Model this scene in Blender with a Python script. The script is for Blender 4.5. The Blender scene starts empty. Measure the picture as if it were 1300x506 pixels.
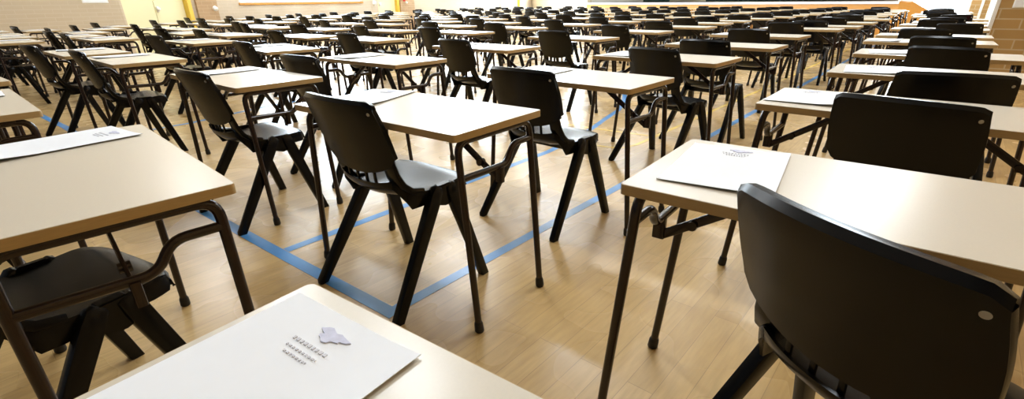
import bpy, bmesh, math, random
from mathutils import Vector, Matrix

random.seed(11)
scene = bpy.context.scene
COL = scene.collection

# ------------------------------------------------------------------ camera
cam_data = bpy.data.cameras.new('camera')
cam = bpy.data.objects.new('camera', cam_data)
COL.objects.link(cam)
scene.camera = cam
cam_data.sensor_fit = 'HORIZONTAL'
cam_data.sensor_width = 36.0
cam_data.lens = 622.33 / 1300 * 36
cam_data.shift_x = (650 - 653.55) / 1300
cam_data.shift_y = (274.53 - 253) / 1300
cam_data.clip_start = 0.02
cam_data.clip_end = 200
_r = Vector((0.76385657, 0.64525799, -0.01285539))
_u = Vector((-0.25113246, 0.31552177, 0.91508388))
_f = Vector((-0.59452134, 0.69576443, -0.4030586))
cam.matrix_world = Matrix(((_r.x, _u.x, -_f.x, 0), (_r.y, _u.y, -_f.y, 0), (_r.z, _u.z, -_f.z, 1.0869), (0, 0, 0, 1)))

# ------------------------------------------------------------------ light and exposure
scene.view_settings.view_transform = 'Standard'
scene.view_settings.look = 'None'
scene.view_settings.gamma = 1.0
scene.view_settings.use_curve_mapping = False
scene.view_settings.exposure = 0.6
WINDOW_POWER = 10.0        # daylight panes
LAMP_POWER = 90.0        # each ceiling fixture, watts
world = bpy.data.worlds.new('world')
scene.world = world
world.use_nodes = True
world.node_tree.nodes['Background'].inputs[0].default_value = (0.75, 0.85, 1.0, 1)
world.node_tree.nodes['Background'].inputs[1].default_value = 0.1


# ------------------------------------------------------------------ helpers
def mat(name, color, rough=0.5, spec=0.5, metal=0.0, coat=0.0, emit=None, power=0.0):
    m = bpy.data.materials.new(name)
    m.use_nodes = True
    b = m.node_tree.nodes['Principled BSDF']
    b.inputs['Base Color'].default_value = (*color, 1)
    b.inputs['Roughness'].default_value = rough
    b.inputs['Specular IOR Level'].default_value = spec
    b.inputs['Metallic'].default_value = metal
    b.inputs['Coat Weight'].default_value = coat
    b.inputs['Coat Roughness'].default_value = 0.12
    if emit:
        b.inputs['Emission Color'].default_value = (*emit, 1)
        b.inputs['Emission Strength'].default_value = power
    return m


def node(m, kind, **kw):
    n = m.node_tree.nodes.new(kind)
    for k, v in kw.items():
        setattr(n, k, v)
    return n


def speckle(m, scale, amount, target='Base Color', detail=3, stretch=(1, 1, 1)):
    """multiply the base colour by a soft procedural noise, in the object's own space"""
    nt = m.node_tree
    b = nt.nodes['Principled BSDF']
    base = b.inputs['Base Color'].default_value[:]
    tc = node(m, 'ShaderNodeTexCoord')
    mp = node(m, 'ShaderNodeMapping')
    mp.inputs['Scale'].default_value = stretch
    nz = node(m, 'ShaderNodeTexNoise')
    nz.inputs['Scale'].default_value = scale
    nz.inputs['Detail'].default_value = detail
    mx = node(m, 'ShaderNodeMix', data_type='RGBA')
    nt.links.new(tc.outputs['Object'], mp.inputs['Vector'])
    nt.links.new(mp.outputs[0], nz.inputs['Vector'])
    nt.links.new(nz.outputs['Fac'], mx.inputs['Factor'])
    mx.inputs['A'].default_value = tuple(c * (1 - amount) for c in base[:3]) + (1,)
    mx.inputs['B'].default_value = tuple(min(1, c * (1 + amount)) for c in base[:3]) + (1,)
    nt.links.new(mx.outputs['Result'], b.inputs['Base Color'])
    return m


def tag(o, label=None, cat=None, group=None, kind=None):
    if label: o['label'] = label
    if cat: o['category'] = cat
    if group: o['group'] = group
    if kind: o['kind'] = kind
    return o


def link(name, mesh, m, parent=None):
    if m is not None:
        mesh.materials.append(m)
    o = bpy.data.objects.new(name, mesh)
    COL.objects.link(o)
    o.parent = parent
    return o


def obj(name, bm, m, parent=None, smooth=True):
    me = bpy.data.meshes.new(name)
    bmesh.ops.recalc_face_normals(bm, faces=bm.faces)
    bm.to_mesh(me)
    bm.free()
    if smooth:
        for p in me.polygons:
            p.use_smooth = True
        try:
            me.set_sharp_from_angle(angle=math.radians(38))
        except Exception:
            pass
    return link(name, me, m, parent)


def empty(name, loc=(0, 0, 0), rz=0):
    o = bpy.data.objects.new(name, None)
    o.empty_display_size = 0.1
    COL.objects.link(o)
    o.location = loc
    o.rotation_euler = (0, 0, rz)
    return o


def box(bm, x0, x1, y0, y1, z0, z1, bevel=0.0, seg=2):
    v = [bm.verts.new((x, y, z)) for x in (x0, x1) for y in (y0, y1) for z in (z0, z1)]
    fs = [(0, 1, 3, 2), (4, 6, 7, 5), (0, 4, 5, 1), (2, 3, 7, 6), (0, 2, 6, 4), (1, 5, 7, 3)]
    faces = [bm.faces.new([v[i] for i in f]) for f in fs]
    if bevel:
        edges = list({e for f in faces for e in f.edges})
        bmesh.ops.bevel(bm, geom=edges, offset=bevel, segments=seg, affect='EDGES', profile=0.5)
    return bm


def sweep(bm, pts, section, ups=None, cap=True):
    """sweep a closed 2-D section (list of (a, b), or one per point) along pts"""
    pts = [Vector(p) for p in pts]
    rings = []
    n = len(pts)
    prev = None
    for i, p in enumerate(pts):
        t = (pts[min(i + 1, n - 1)] - pts[max(i - 1, 0)]).normalized()
        ref = Vector(ups) if ups else (prev if prev else (Vector((0, 0, 1)) if abs(t.z) < 0.9 else Vector((1, 0, 0))))
        side = t.cross(ref)
        if side.length < 1e-4:
            side = t.cross(Vector((0, 1, 0)))
        side.normalize()
        up = side.cross(t).normalized()
        prev = up
        sec = section[i] if isinstance(section[0][0], (list, tuple)) else section
        rings.append([bm.verts.new(p + side * a + up * b) for a, b in sec])
    k = len(rings[0])
    for i in range(n - 1):
        for j in range(k):
            bm.faces.new((rings[i][j], rings[i][(j + 1) % k], rings[i + 1][(j + 1) % k], rings[i + 1][j]))
    if cap:
        bm.faces.new(rings[0])
        bm.faces.new(rings[-1][::-1])
    return bm


def circ(r, n=10):
    return [(r * math.cos(2 * math.pi * i / n), r * math.sin(2 * math.pi * i / n)) for i in range(n)]


def rrect(a, b, r=0.006, k=3):
    """rounded rectangle section, half sizes a and b"""
    out = []
    for cx, cy, a0 in ((a - r, b - r, 0), (-a + r, b - r, 90), (-a + r, -b + r, 180), (a - r, -b + r, 270)):
        for i in range(k):
            t = math.radians(a0 + 90 * i / (k - 1))
            out.append((cx + r * math.cos(t), cy + r * math.sin(t)))
    return out


def bend(points, r, k=4):
    """round the inner corners of a polyline"""
    P = [Vector(p) for p in points]
    out = [P[0]]
    for i in range(1, len(P) - 1):
        a = (P[i - 1] - P[i]); b = (P[i + 1] - P[i])
        rr = min(r, a.length * 0.45, b.length * 0.45)
        A = P[i] + a.normalized() * rr
        B = P[i] + b.normalized() * rr
        for j in range(k + 1):
            t = j / k
            out.append(A * (1 - t) ** 2 + P[i] * 2 * t * (1 - t) + B * t * t)
    out.append(P[-1])
    return out


def wall_quad(bm, p, q, z0, z1, thick, nrm_side=1):
    """upright slab from p to q (plan points), thick on the side away from the room"""
    p = Vector((p[0], p[1], 0)); q = Vector((q[0], q[1], 0))
    d = (q - p).normalized()
    n = Vector((-d.y, d.x, 0)) * nrm_side * thick
    v = [bm.verts.new(c + Vector((0, 0, z))) for z in (z0, z1) for c in (p, q, q + n, p + n)]
    for f in ((0, 1, 2, 3), (4, 7, 6, 5), (0, 4, 5, 1), (1, 5, 6, 2), (2, 6, 7, 3), (3, 7, 4, 0)):
        bm.faces.new([v[i] for i in f])
    return bm

# ------------------------------------------------------------------ materials
M = {}
M['laminate'] = speckle(mat('laminate', (0.70, 0.64, 0.53), 0.27, 0.6), 260, 0.03)
M['edge'] = speckle(mat('edge_wood', (0.50, 0.355, 0.17), 0.45), 30, 0.14, stretch=(1, 1, 14))
M['frame'] = mat('brown_enamel', (0.017, 0.0065, 0.005), 0.26, 0.45, coat=0.2)
M['rubber'] = mat('black_rubber', (0.008, 0.007, 0.007), 0.55)
M['plastic'] = speckle(mat('black_plastic', (0.0032, 0.0037, 0.0052), 0.27, 0.25), 90, 0.25)
M['plug'] = mat('pale_plug', (0.42, 0.42, 0.40), 0.5)
M['paper'] = speckle(mat('paper', (0.90, 0.93, 0.98), 0.75, 0.2), 40, 0.015)
M['ink'] = mat('grey_ink', (0.70, 0.71, 0.77), 0.8)
M['crest_ink'] = speckle(mat('lavender_ink', (0.66, 0.68, 0.86), 0.8), 120, 0.2)
M['orange_wood'] = speckle(mat('orange_wood', (0.55, 0.26, 0.055), 0.35), 6, 0.18, stretch=(1, 1, 6))
M['white_paint'] = mat('white_paint', (0.82, 0.82, 0.80), 0.5)
M['back_dark'] = mat('dark_back_wall', (0.09, 0.10, 0.12), 0.7)  # unseen wall, coloured dark so the chair backs reflect little
M['cream'] = mat('cream_door', (0.74, 0.67, 0.40), 0.5)
M['amber'] = mat('amber_frame', (0.72, 0.48, 0.06), 0.45)
M['curtain'] = mat('stage_curtain', (0.012, 0.03, 0.026), 0.85)
M['ceiling'] = mat('ceiling_paint', (0.78, 0.77, 0.74), 0.8)
M['stage_floor'] = mat('stage_boards', (0.12, 0.07, 0.04), 0.5)
M['red'] = mat('red_enamel', (0.70, 0.02, 0.03), 0.35)
M['black'] = mat('black_fitting', (0.01, 0.01, 0.01), 0.4)
M['daylight'] = mat('daylit_pane', (0.7, 0.8, 0.9), 0.2, emit=(0.78, 0.90, 1.0), power=WINDOW_POWER)
M['lamp'] = mat('lamp_diffuser', (0.9, 0.9, 0.9), 0.4, emit=(0.9, 0.95, 1.0), power=8.0)
M['blue_line'] = speckle(mat('blue_line', (0.075, 0.27, 0.60), 0.32, coat=0.1), 25, 0.10)
M['yellow_line'] = speckle(mat('yellow_line', (0.80, 0.56, 0.10), 0.30, coat=0.25), 25, 0.10)


def floor_material():
    m = mat('maple_boards', (0.6, 0.4, 0.2), 0.3, coat=0.35)
    nt = m.node_tree
    b = nt.nodes['Principled BSDF']
    b.inputs['Coat Roughness'].default_value = 0.3
    tc = node(m, 'ShaderNodeTexCoord')
    mp = node(m, 'ShaderNodeMapping')
    mp.inputs['Rotation'].default_value = (0, 0, math.radians(90))
    br = node(m, 'ShaderNodeTexBrick')
    br.offset = 0.37
    br.inputs['Color1'].default_value = (0.61, 0.415, 0.175, 1)
    br.inputs['Color2'].default_value = (0.51, 0.335, 0.13, 1)
    br.inputs['Mortar'].default_value = (0.40, 0.26, 0.11, 1)
    br.inputs['Scale'].default_value = 1.0
    br.inputs['Brick Width'].default_value = 0.82
    br.inputs['Row Height'].default_value = 0.085
    br.inputs['Mortar Size'].default_value = 0.0012
    br.inputs['Mortar Smooth'].default_value = 0.3
    br.inputs['Bias'].default_value = -0.15
    nz = node(m, 'ShaderNodeTexNoise')
    nz.inputs['Scale'].default_value = 7
    nz.inputs['Detail'].default_value = 5
    mp2 = node(m, 'ShaderNodeMapping')
    mp2.inputs['Scale'].default_value = (9, 0.9, 1)
    mx = node(m, 'ShaderNodeMix', data_type='RGBA', blend_type='MULTIPLY')
    mx.inputs['Factor'].default_value = 1.0
    cr = node(m, 'ShaderNodeValToRGB')
    cr.color_ramp.elements[0].position = 0.3
    cr.color_ramp.elements[0].color = (0.88, 0.86, 0.84, 1)
    cr.color_ramp.elements[1].position = 0.7
    cr.color_ramp.elements[1].color = (1.06, 1.06, 1.06, 1)
    L = nt.links.new
    L(tc.outputs['Object'], mp.inputs['Vector'])
    L(mp.outputs[0], br.inputs['Vector'])
    L(tc.outputs['Object'], mp2.inputs['Vector'])
    L(mp2.outputs[0], nz.inputs['Vector'])
    L(nz.outputs['Fac'], cr.inputs['Fac'])
    L(br.outputs['Color'], mx.inputs['A'])
    L(cr.outputs['Color'], mx.inputs['B'])
    L(mx.outputs['Result'], b.inputs['Base Color'])
    n2 = node(m, 'ShaderNodeTexNoise')
    n2.inputs['Scale'].default_value = 3.0
    n2.inputs['Detail'].default_value = 1
    mr = node(m, 'ShaderNodeMapRange')
    mr.inputs['To Min'].default_value = 0.21
    mr.inputs['To Max'].default_value = 0.34
    L(tc.outputs['Object'], n2.inputs['Vector'])
    L(n2.outputs['Fac'], mr.inputs['Value'])
    L(mr.outputs['Result'], b.inputs['Roughness'])
    return m


def brick_material(name, c1, c2, mortar, width, height, msize, axis='x', offset=0.5, rough=0.75):
    """courses follow world z, the run follows the wall's own x"""
    m = mat(name, c1, rough, 0.3)
    nt = m.node_tree
    b = nt.nodes['Principled BSDF']
    tc = node(m, 'ShaderNodeTexCoord')
    sp = node(m, 'ShaderNodeSeparateXYZ')
    cb = node(m, 'ShaderNodeCombineXYZ')
    br = node(m, 'ShaderNodeTexBrick')
    br.offset = offset
    br.inputs['Color1'].default_value = (*c1, 1)
    br.inputs['Color2'].default_value = (*c2, 1)
    br.inputs['Mortar'].default_value = (*mortar, 1)
    br.inputs['Scale'].default_value = 1.0
    br.inputs['Brick Width'].default_value = width
    br.inputs['Row Height'].default_value = height
    br.inputs['Mortar Size'].default_value = msize
    L = nt.links.new
    L(tc.outputs['Object'], sp.inputs[0])
    L(sp.outputs['X' if axis == 'x' else 'Y'], cb.inputs['X'])
    L(sp.outputs['Z'], cb.inputs['Y'])
    L(cb.outputs[0], br.inputs['Vector'])
    L(br.outputs['Color'], b.inputs['Base Color'])
    return m


M['floor'] = floor_material()
M['brick_pale'] = brick_material('pale_brick', (0.56, 0.46, 0.33), (0.54, 0.44, 0.31), (0.59, 0.50, 0.37), 0.30, 0.08, 0.006, 'y')
M['brick_cream'] = brick_material('cream_brick', (0.54, 0.45, 0.34), (0.52, 0.435, 0.325), (0.57, 0.48, 0.37), 0.30, 0.08, 0.006, 'y')
M['brick_end'] = brick_material('end_brick', (0.56, 0.49, 0.38), (0.53, 0.46, 0.35), (0.59, 0.52, 0.42), 0.40, 0.10, 0.008, 'x')
M['brick_block'] = brick_material('tan_block', (0.44, 0.275, 0.105), (0.39, 0.24, 0.09), (0.50, 0.40, 0.26), 0.34, 0.115, 0.008, 'x', 0.36)


# ------------------------------------------------------------------ the hall
CEIL = 6.4
WA = (Vector((-13.3, -4.0)), Vector((-14.8, 3.5)))
WB = (WA[1], Vector((-15.75, 5.3)))
WC = (WB[1], Vector((-20.77, 26.2)))
WE = (Vector((-20.77, 26.2)), Vector((-14.4, 22.6)))


def struct(name, bm, m, parent=None, smooth=False):
    o = obj(name, bm, m, parent, smooth)
    if parent is None:
        o['kind'] = 'structure'
    return o


bm = bmesh.new()
pl = [(-13.3, -4), (1.6, -4), (1.6, 27), (-21.0, 27), (-15.9, 5.3), (-14.9, 3.5)]
lo = [bm.verts.new((x, y, -0.1)) for x, y in pl]
hi = [bm.verts.new((x, y, 0)) for x, y in pl]
bm.faces.new(hi); bm.faces.new(lo[::-1])
for i in range(len(pl)):
    j = (i + 1) % len(pl)
    bm.faces.new((lo[i], lo[j], hi[j], hi[i]))
floor = struct('floor', bm, M['floor'])

bm = bmesh.new(); box(bm, -20.8, 1.8, -4.2, 28.2, CEIL, CEIL + 0.15)
struct('ceiling', bm, M['ceiling'])

# left wall: pale brick, then the door bay, then cream brick with a window and an added one
bm = bmesh.new()
wall_quad(bm, WA[0], WA[1], 0, CEIL, 0.25)
struct('wall_left', bm, M['brick_pale'])


def along(seg, s):
    d = (seg[1] - seg[0]).normalized()
    return seg[0] + d * s


def into(seg, k):
    d = (seg[1] - seg[0]).normalized()
    return Vector((d.y, -d.x)) * k       # towards the room


def wall_with_holes(name, seg, s0, s1, holes, m, thick=0.25):
    """holes: list of (a, b, z0, z1) along the segment"""
    bm = bmesh.new()
    s = s0
    for a, b, z0, z1 in sorted(holes):
        if a > s + 1e-4: wall_quad(bm, along(seg, s), along(seg, a), 0, CEIL, thick)
        if z0 > 0: wall_quad(bm, along(seg, a), along(seg, b), 0, z0, thick)
        wall_quad(bm, along(seg, a), along(seg, b), z1, CEIL, thick)
        s = b
    if s1 > s + 1e-4: wall_quad(bm, along(seg, s), along(seg, s1), 0, CEIL, thick)
    return struct(name, bm, m)


LC = (WC[1] - WC[0]).length
wall_with_holes('wall_left_door_bay', WB, 0, (WB[1] - WB[0]).length, [(0.05, 2.02, 0, 3.2)], M['brick_pale'])
WINDOWS_C = [(1.44, 6.45, 1.12, 5.9), (9.8, 16.6, 1.42, 5.9)]  # second opening is made up, to bring in more daylight
wall_with_holes('wall_left_far', WC, 0.0, LC, WINDOWS_C + [(7.32, 8.60, 0, 2.9), (18.04, 19.84, 0, 2.9)], M['brick_cream'])
LE = (WE[1] - WE[0]).length
wall_with_holes('wall_end', WE, 0, LE, [(0.6, LE - 0.5, 1.5, 5.9)], M['brick_end'])


def seg_box(bm, seg, s0, s1, off0, off1, z0, z1, bevel=0.0):
    """box laid along a wall segment, off0..off1 measured into the room"""
    P = [along(seg, s0) + into(seg, off0), along(seg, s1) + into(seg, off0), along(seg, s1) + into(seg, off1), along(seg, s0) + into(seg, off1)]
    v = [bm.verts.new((p.x, p.y, z)) for z in (z0, z1) for p in P]
    fs = [bm.faces.new([v[i] for i in f]) for f in ((0, 1, 2, 3), (4, 7, 6, 5), (0, 4, 5, 1), (1, 5, 6, 2), (2, 6, 7, 3), (3, 7, 4, 0))]
    if bevel:
        bmesh.ops.bevel(bm, geom=list({e for f in fs for e in f.edges}), offset=bevel, segments=2, affect='EDGES')
    return bm


def window(n, seg, s0, s1, z0, z1, mull, sill_mat='amber'):
    bm = bmesh.new()
    seg_box(bm, seg, s0, s1, -0.17, -0.15, z0, z1)
    w = struct('window_%d' % n, bm, M['daylight'])
    fr = bmesh.new()
    for a, b, c, d in ((s0, s1, z0, z0 + 0.05), (s0, s1, z1 - 0.05, z1), (s0, s0 + 0.05, z0, z1), (s1 - 0.05, s1, z0, z1)):
        seg_box(fr, seg, a, b, -0.15, -0.08, c, d)
    obj('window_frame', fr, M['white_paint'], w, False)
    mb = bmesh.new()
    for k in range(1, mull):
        s = s0 + (s1 - s0) * k / mull
        seg_box(mb, seg, s - 0.03, s + 0.03, -0.15, -0.09, z0, z1)
    seg_box(mb, seg, s0, s1, -0.15, -0.09, (z0 + z1) / 2 - 0.03, (z0 + z1) / 2 + 0.03)
    obj('glazing_bars', mb, M['white_paint'], w, False)
    sb = bmesh.new()
    seg_box(sb, seg, s0 - 0.05, s1 + 0.05, -0.15, 0.04, z0 - 0.06, z0, 0.008)
    obj('window_sill', sb, M[sill_mat], w, False)
    return w


window(1, WC, *WINDOWS_C[0], 5, 'orange_wood')
window(2, WC, *WINDOWS_C[1], 4, 'white_paint')  # made-up window over plain wall, added to light the hall
window(4, WE, 0.6, LE - 0.5, 1.5, 5.9, 5, 'white_paint')  # unseen window, added to throw white glare on the desk tops
# small bright pane at the top of the near left wall
seg = WA


def door(n, seg, s0, s1, z1, leaves, amber_side=True):
    d = bmesh.new()
    n_leaf = leaves
    w = (s1 - s0 - 0.16) / n_leaf
    root = None
    for k in range(n_leaf):
        a = s0 + 0.02 + k * w
        bm = bmesh.new(); seg_box(bm, seg, a + 0.005, a + w - 0.005, -0.14, -0.09, 0.01, z1 - 0.06, 0.006)
        if root is None:
            root = struct('door_%d' % n, bm, M['cream'])
        else:
            obj('door_leaf', bm, M['cream'], root, False)
    fr = bmesh.new()
    seg_box(fr, seg, s1 - 0.14, s1, -0.16, 0.03, 0, z1, 0.006)
    seg_box(fr, seg, s0 + 0.02, s1 - 0.14, -0.16, 0.03, z1 - 0.06, z1)
    obj('door_frame', fr, M['amber'], root, False)['label'] = 'amber yellow door frame'
    kb = bmesh.new()
    c = along(seg, s0 + (0.99 if n == 1 else 0.2)) + into(seg, -0.05)
    bmesh.ops.create_uvsphere(kb, u_segments=14, v_segments=10, radius=0.045, matrix=Matrix.Translation((c.x, c.y, 1.0)))
    seg_box(kb, seg, s0 + (0.96 if n == 1 else 0.17), s0 + (1.02 if n == 1 else 0.23), -0.10, -0.06, 0.94, 1.06)
    obj('door_knob', kb, M['white_paint'], root, True)
    d.free()
    return root


door(1, WB, 0.05, 2.02, 3.2, 2)
door(2, WC, 7.32, 8.60, 2.9, 1)
door(3, WC, 18.04, 19.84, 2.9, 2)

# tan pilaster faces beside the doors
for k, (s0, s1) in enumerate(((0.10, 0.68), (8.62, 9.54))):
    bm = bmesh.new(); seg_box(bm, WC, s0, s1, 0, 0.07, 0, CEIL)
    struct('trim_%d' % (k + 1), bm, brick_material('tan_pilaster', (0.45, 0.30, 0.17), (0.40, 0.26, 0.14), (0.50, 0.36, 0.22), 0.3, 0.09, 0.006, 'y'))


def wall_fitting(name, seg, s, z, r, label, cat, m='white_paint', off=0.07):
    bm = bmesh.new()
    c = along(seg, s) + into(seg, off)
    d = into(seg, 1.0)
    rot = Vector((d.x, d.y, 0)).to_track_quat('Z', 'Y').to_matrix().to_4x4()
    mt = Matrix.Translation((c.x, c.y, z)) @ rot
    bmesh.ops.create_cone(bm, cap_ends=True, segments=20, radius1=r, radius2=r * 0.8, depth=0.05, matrix=mt @ Matrix.Translation((0, 0, 0.025)))
    o = obj(name, bm, M['white_paint' if m == 'white_paint' else m])
    bm = bmesh.new()
    bmesh.ops.create_uvsphere(bm, u_segments=16, v_segments=8, radius=r * 0.6, matrix=mt @ Matrix.Translation((0, 0, 0.045)))
    obj('fitting_dome', bm, M[m], o)
    tag(o, label, cat)
    return o


wall_fitting('wall_bell', WC, 0.59, 0.985, 0.07, 'small round white bell on the tan brick pilaster beside the wide cream doors', 'bell')
wall_fitting('wall_sensor', WC, 7.12, 1.06, 0.09, 'small round white sensor on cream brick left of the narrow cream door', 'sensor', off=0.0)
wall_fitting('alarm_button', WC, 8.85, 1.16, 0.06, 'small round red alarm button high on the far tan pilaster', 'alarm button', m='red')
wall_fitting('wall_switch', WC, 8.99, 1.06, 0.05, 'small white round switch just below the red alarm button', 'switch')

# notice on the left wall, only its lower edge in view
bm = bmesh.new(); seg_box(bm, WA, 6.96, 7.42, 0, 0.012, 1.17, 1.75, 0.003)
o = obj('wall_notice', bm, M['paper'], None, False)
tag(o, 'white notice sheet on the brick wall left of the wide cream doors', 'notice')
bm = bmesh.new(); seg_box(bm, WA, 6.94, 7.44, 0, 0.009, 1.15, 1.77, 0.003)
obj('notice_backing', bm, M['white_paint'], o, False)

# white conduit post on far cream wall
bm = bmesh.new(); seg_box(bm, WC, 17.36, 17.96, 0, 0.12, 0.0, 2.2, 0.01)
o = obj('wall_cabinet', bm, M['white_paint'], None, False)
tag(o, 'tall narrow white cabinet on the far cream wall left of its last door', 'cabinet')
bm = bmesh.new(); seg_box(bm, WC, 17.86, 17.88, 0.12, 0.15, 1.0, 1.2, 0.004)
obj('cabinet_handle', bm, M['black'], o, False)

# end of the hall: stage
SE = (Vector((-14.4, 22.6)), Vector((-1.48, 18.9)))
STAGE = 0.92
LS = (SE[1] - SE[0]).length
bm = bmesh.new(); seg_box(bm, SE, 0, LS, 0, -0.06, 0, STAGE - 0.07)
stage = struct('trim_3', bm, M['orange_wood'])
stage['label'] = 'orange timber stage front'
bm = bmesh.new(); seg_box(bm, SE, 0, LS, 0.03, -0.1, STAGE - 0.07, STAGE)
obj('stage_nosing', bm, M['white_paint'], stage, False)['label'] = 'white stage edge'
bm = bmesh.new(); seg_box(bm, SE, 0, LS, -0.1, -4.4, STAGE - 0.07, STAGE - 0.005)
obj('stage_floor', bm, M['stage_floor'], stage, False)
bm = bmesh.new()
seg_box(bm, SE, -0.3, LS + 0.2, -4.5, -4.7, 0, CEIL)
seg_box(bm, SE, 0, LS, -0.1, -0.35, 4.6, CEIL)
struct('wall_stage_back', bm, M['brick_end'])
bm = bmesh.new()
seg_box(bm, SE, LS - 0.10, LS + 0.02, -0.15, -4.6, 0, CEIL)
seg_box(bm, SE, -0.3, -0.02, -0.3, -4.6, 0, CEIL)
struct('wall_stage_side', bm, M['white_paint'])


def curtain(label, s0, s1, off):
    bm = bmesh.new()
    n = int((s1 - s0) / 0.045)
    pts = []
    for i in range(n + 1):
        s = s0 + (s1 - s0) * i / n
        p = along(SE, s) + into(SE, off + 0.06 * math.sin(i * 1.25) + 0.02 * math.sin(i * 0.37))
        pts.append(p)
    rows = []
    for z in (STAGE + 0.01, 2.0, 3.4, 4.9):
        rows.append([bm.verts.new((p.x, p.y, z)) for p in pts])
    for a, b in zip(rows, rows[1:]):
        for i in range(n):
            bm.faces.new((a[i], a[i + 1], b[i + 1], b[i]))
    bmesh.ops.solidify(bm, geom=bm.faces[:], thickness=0.01)
    o = obj('stage_curtain', bm, M['curtain'])
    tag(o, label, 'curtain')
    bm = bmesh.new()
    a = along(SE, s0) + into(SE, off); b = along(SE, s1) + into(SE, off)
    sweep(bm, [(a.x, a.y, 4.92), (b.x, b.y, 4.92)], circ(0.03))
    obj('curtain_rail', bm, M['black'], o)


curtain('dark green stage curtain hanging on the left of the stage', 1.3, 3.0, -2.6)
curtain('wide dark green stage curtain across the middle and right of the stage', 4.9, 12.0, -2.7)

# stage steps with a sloping orange cheek, descending to the right along the end wall
st_root = empty('stage_steps', (-1.3, 18.9, 0))
tag(st_root, 'orange timber stage steps with sloping side panel at the stage right end', 'steps')
dE = (SE[1] - SE[0]).normalized()
EX = Vector((1, 0))
bm = bmesh.new()
prof = [(-0.18, 0), (1.60, 0), (1.60, 0.06), (0.10, 0.90), (-0.18, 0.92)]
lo = [bm.verts.new((x, 0.0, z)) for x, z in prof]
hi = [bm.verts.new((x, 0.04, z)) for x, z in prof]
bm.faces.new(lo); bm.faces.new(hi[::-1])
for i in range(len(prof)):
    j = (i + 1) % len(prof)
    bm.faces.new((lo[i], hi[i], hi[j], lo[j]))
obj('side_panel', bm, M['orange_wood'], st_root, False)
for k in range(6):
    bm = bmesh.new()
    box(bm, 0.0 + k * 0.26, 0.28 + k * 0.26, 0.05, 0.95, 0, 0.78 - k * 0.145, 0.008)
    obj('step', bm, M['stage_floor'], st_root, False)
bm = bmesh.new()
sweep(bm, [(-0.16, 0.02, 0.935), (0.10, 0.02, 0.915), (1.62, 0.02, 0.065)], rrect(0.03, 0.012, 0.005))
obj('top_rail', bm, M['orange_wood'], st_root)

# end wall right of the stage, its bright white stretch built as a glowing pane
RE = (Vector((-1.48, 20.2)), Vector((1.6, 19.6)))
LR = (RE[1] - RE[0]).length
WS1 = 1.62                                   # glowing pane ends where tan brick begins
wall_with_holes('wall_end_right', RE, 0.0, LR, [(0.02, WS1, 0.35, 4.6)], M['brick_block'])
window(3, RE, 0.02, WS1, 0.35, 4.6, 1, 'white_paint')
bm = bmesh.new(); seg_box(bm, RE, 1.84, 1.90, 0, 0.03, 0, CEIL)
struct('trim_4', bm, M['white_paint'])

# right side: near wall, the tan block pier and the wall beyond it
bm = bmesh.new(); box(bm, 1.45, 1.65, -4, 8.7, 0, CEIL); struct('wall_right', bm, M['brick_block'])
bm = bmesh.new(); box(bm, 0.314, 1.65, 8.7, 8.95, 0, CEIL); struct('wall_right_pier', bm, M['brick_block'])
bm = bmesh.new(); box(bm, 0.272, 0.314, 8.69, 8.96, 0, CEIL, 0.004, 1); struct('trim_5', bm, M['white_paint'])
bm = bmesh.new(); box(bm, 0.50, 0.70, 8.95, 20.2, 0, CEIL)
struct('wall_right_far', bm, M['brick_pale'])
bm = bmesh.new(); box(bm, -13.6, 1.65, -4.2, -4.0, 0, CEIL); struct('wall_back', bm, M['back_dark'])
# notice on the tan block pier
bm = bmesh.new(); box(bm, 0.437, 0.80, 8.685, 8.698, 0.935, 1.45, 0.003, 1)
o = obj('notice_sheet', bm, M['paper'], None, False)
tag(o, 'white notice sheet fixed to the tan block pier at the right', 'notice')
bm = bmesh.new(); box(bm, 0.430, 0.807, 8.690, 8.6995, 0.928, 1.457, 0.002, 1)
obj('notice_backing', bm, M['white_paint'], o, False)

# fire extinguisher hung on the far right wall behind the pier
fe = empty('fire_extinguisher', (0.415, 10.35, 0.0))
tag(fe, 'small red fire extinguisher with black hose on the wall behind the block pier', 'fire extinguisher')
bm = bmesh.new()
prof = [(0.0, 0.30), (0.055, 0.30), (0.06, 0.32), (0.06, 0.62), (0.05, 0.66), (0.025, 0.69), (0.02, 0.71), (0, 0.71)]
rings = []
for r, z in prof:
    rings.append([bm.verts.new((max(r, 0.001) * math.cos(2 * math.pi * i / 20), max(r, 0.001) * math.sin(2 * math.pi * i / 20), z)) for i in range(20)])
for a, b in zip(rings, rings[1:]):
    for i in range(20):
        bm.faces.new((a[i], a[(i + 1) % 20], b[(i + 1) % 20], b[i]))
obj('cylinder_body', bm, M['red'], fe)
bm = bmesh.new(); box(bm, -0.02, 0.02, -0.02, 0.02, 0.70, 0.76, 0.004); box(bm, -0.06, 0.01, -0.01, 0.01, 0.77, 0.79, 0.004); box(bm, -0.06, 0.01, -0.01, 0.01, 0.735, 0.75, 0.004)
obj('valve_handle', bm, M['black'], fe)
bm = bmesh.new(); sweep(bm, bend([(0, -0.02, 0.73), (0, -0.085, 0.73), (0, -0.085, 0.40)], 0.05), circ(0.011, 8))
obj('hose', bm, M['black'], fe)
bm = bmesh.new(); box(bm, 0.05, 0.082, -0.03, 0.03, 0.42, 0.56, 0.004)
obj('wall_bracket', bm, M['black'], fe)


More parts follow.
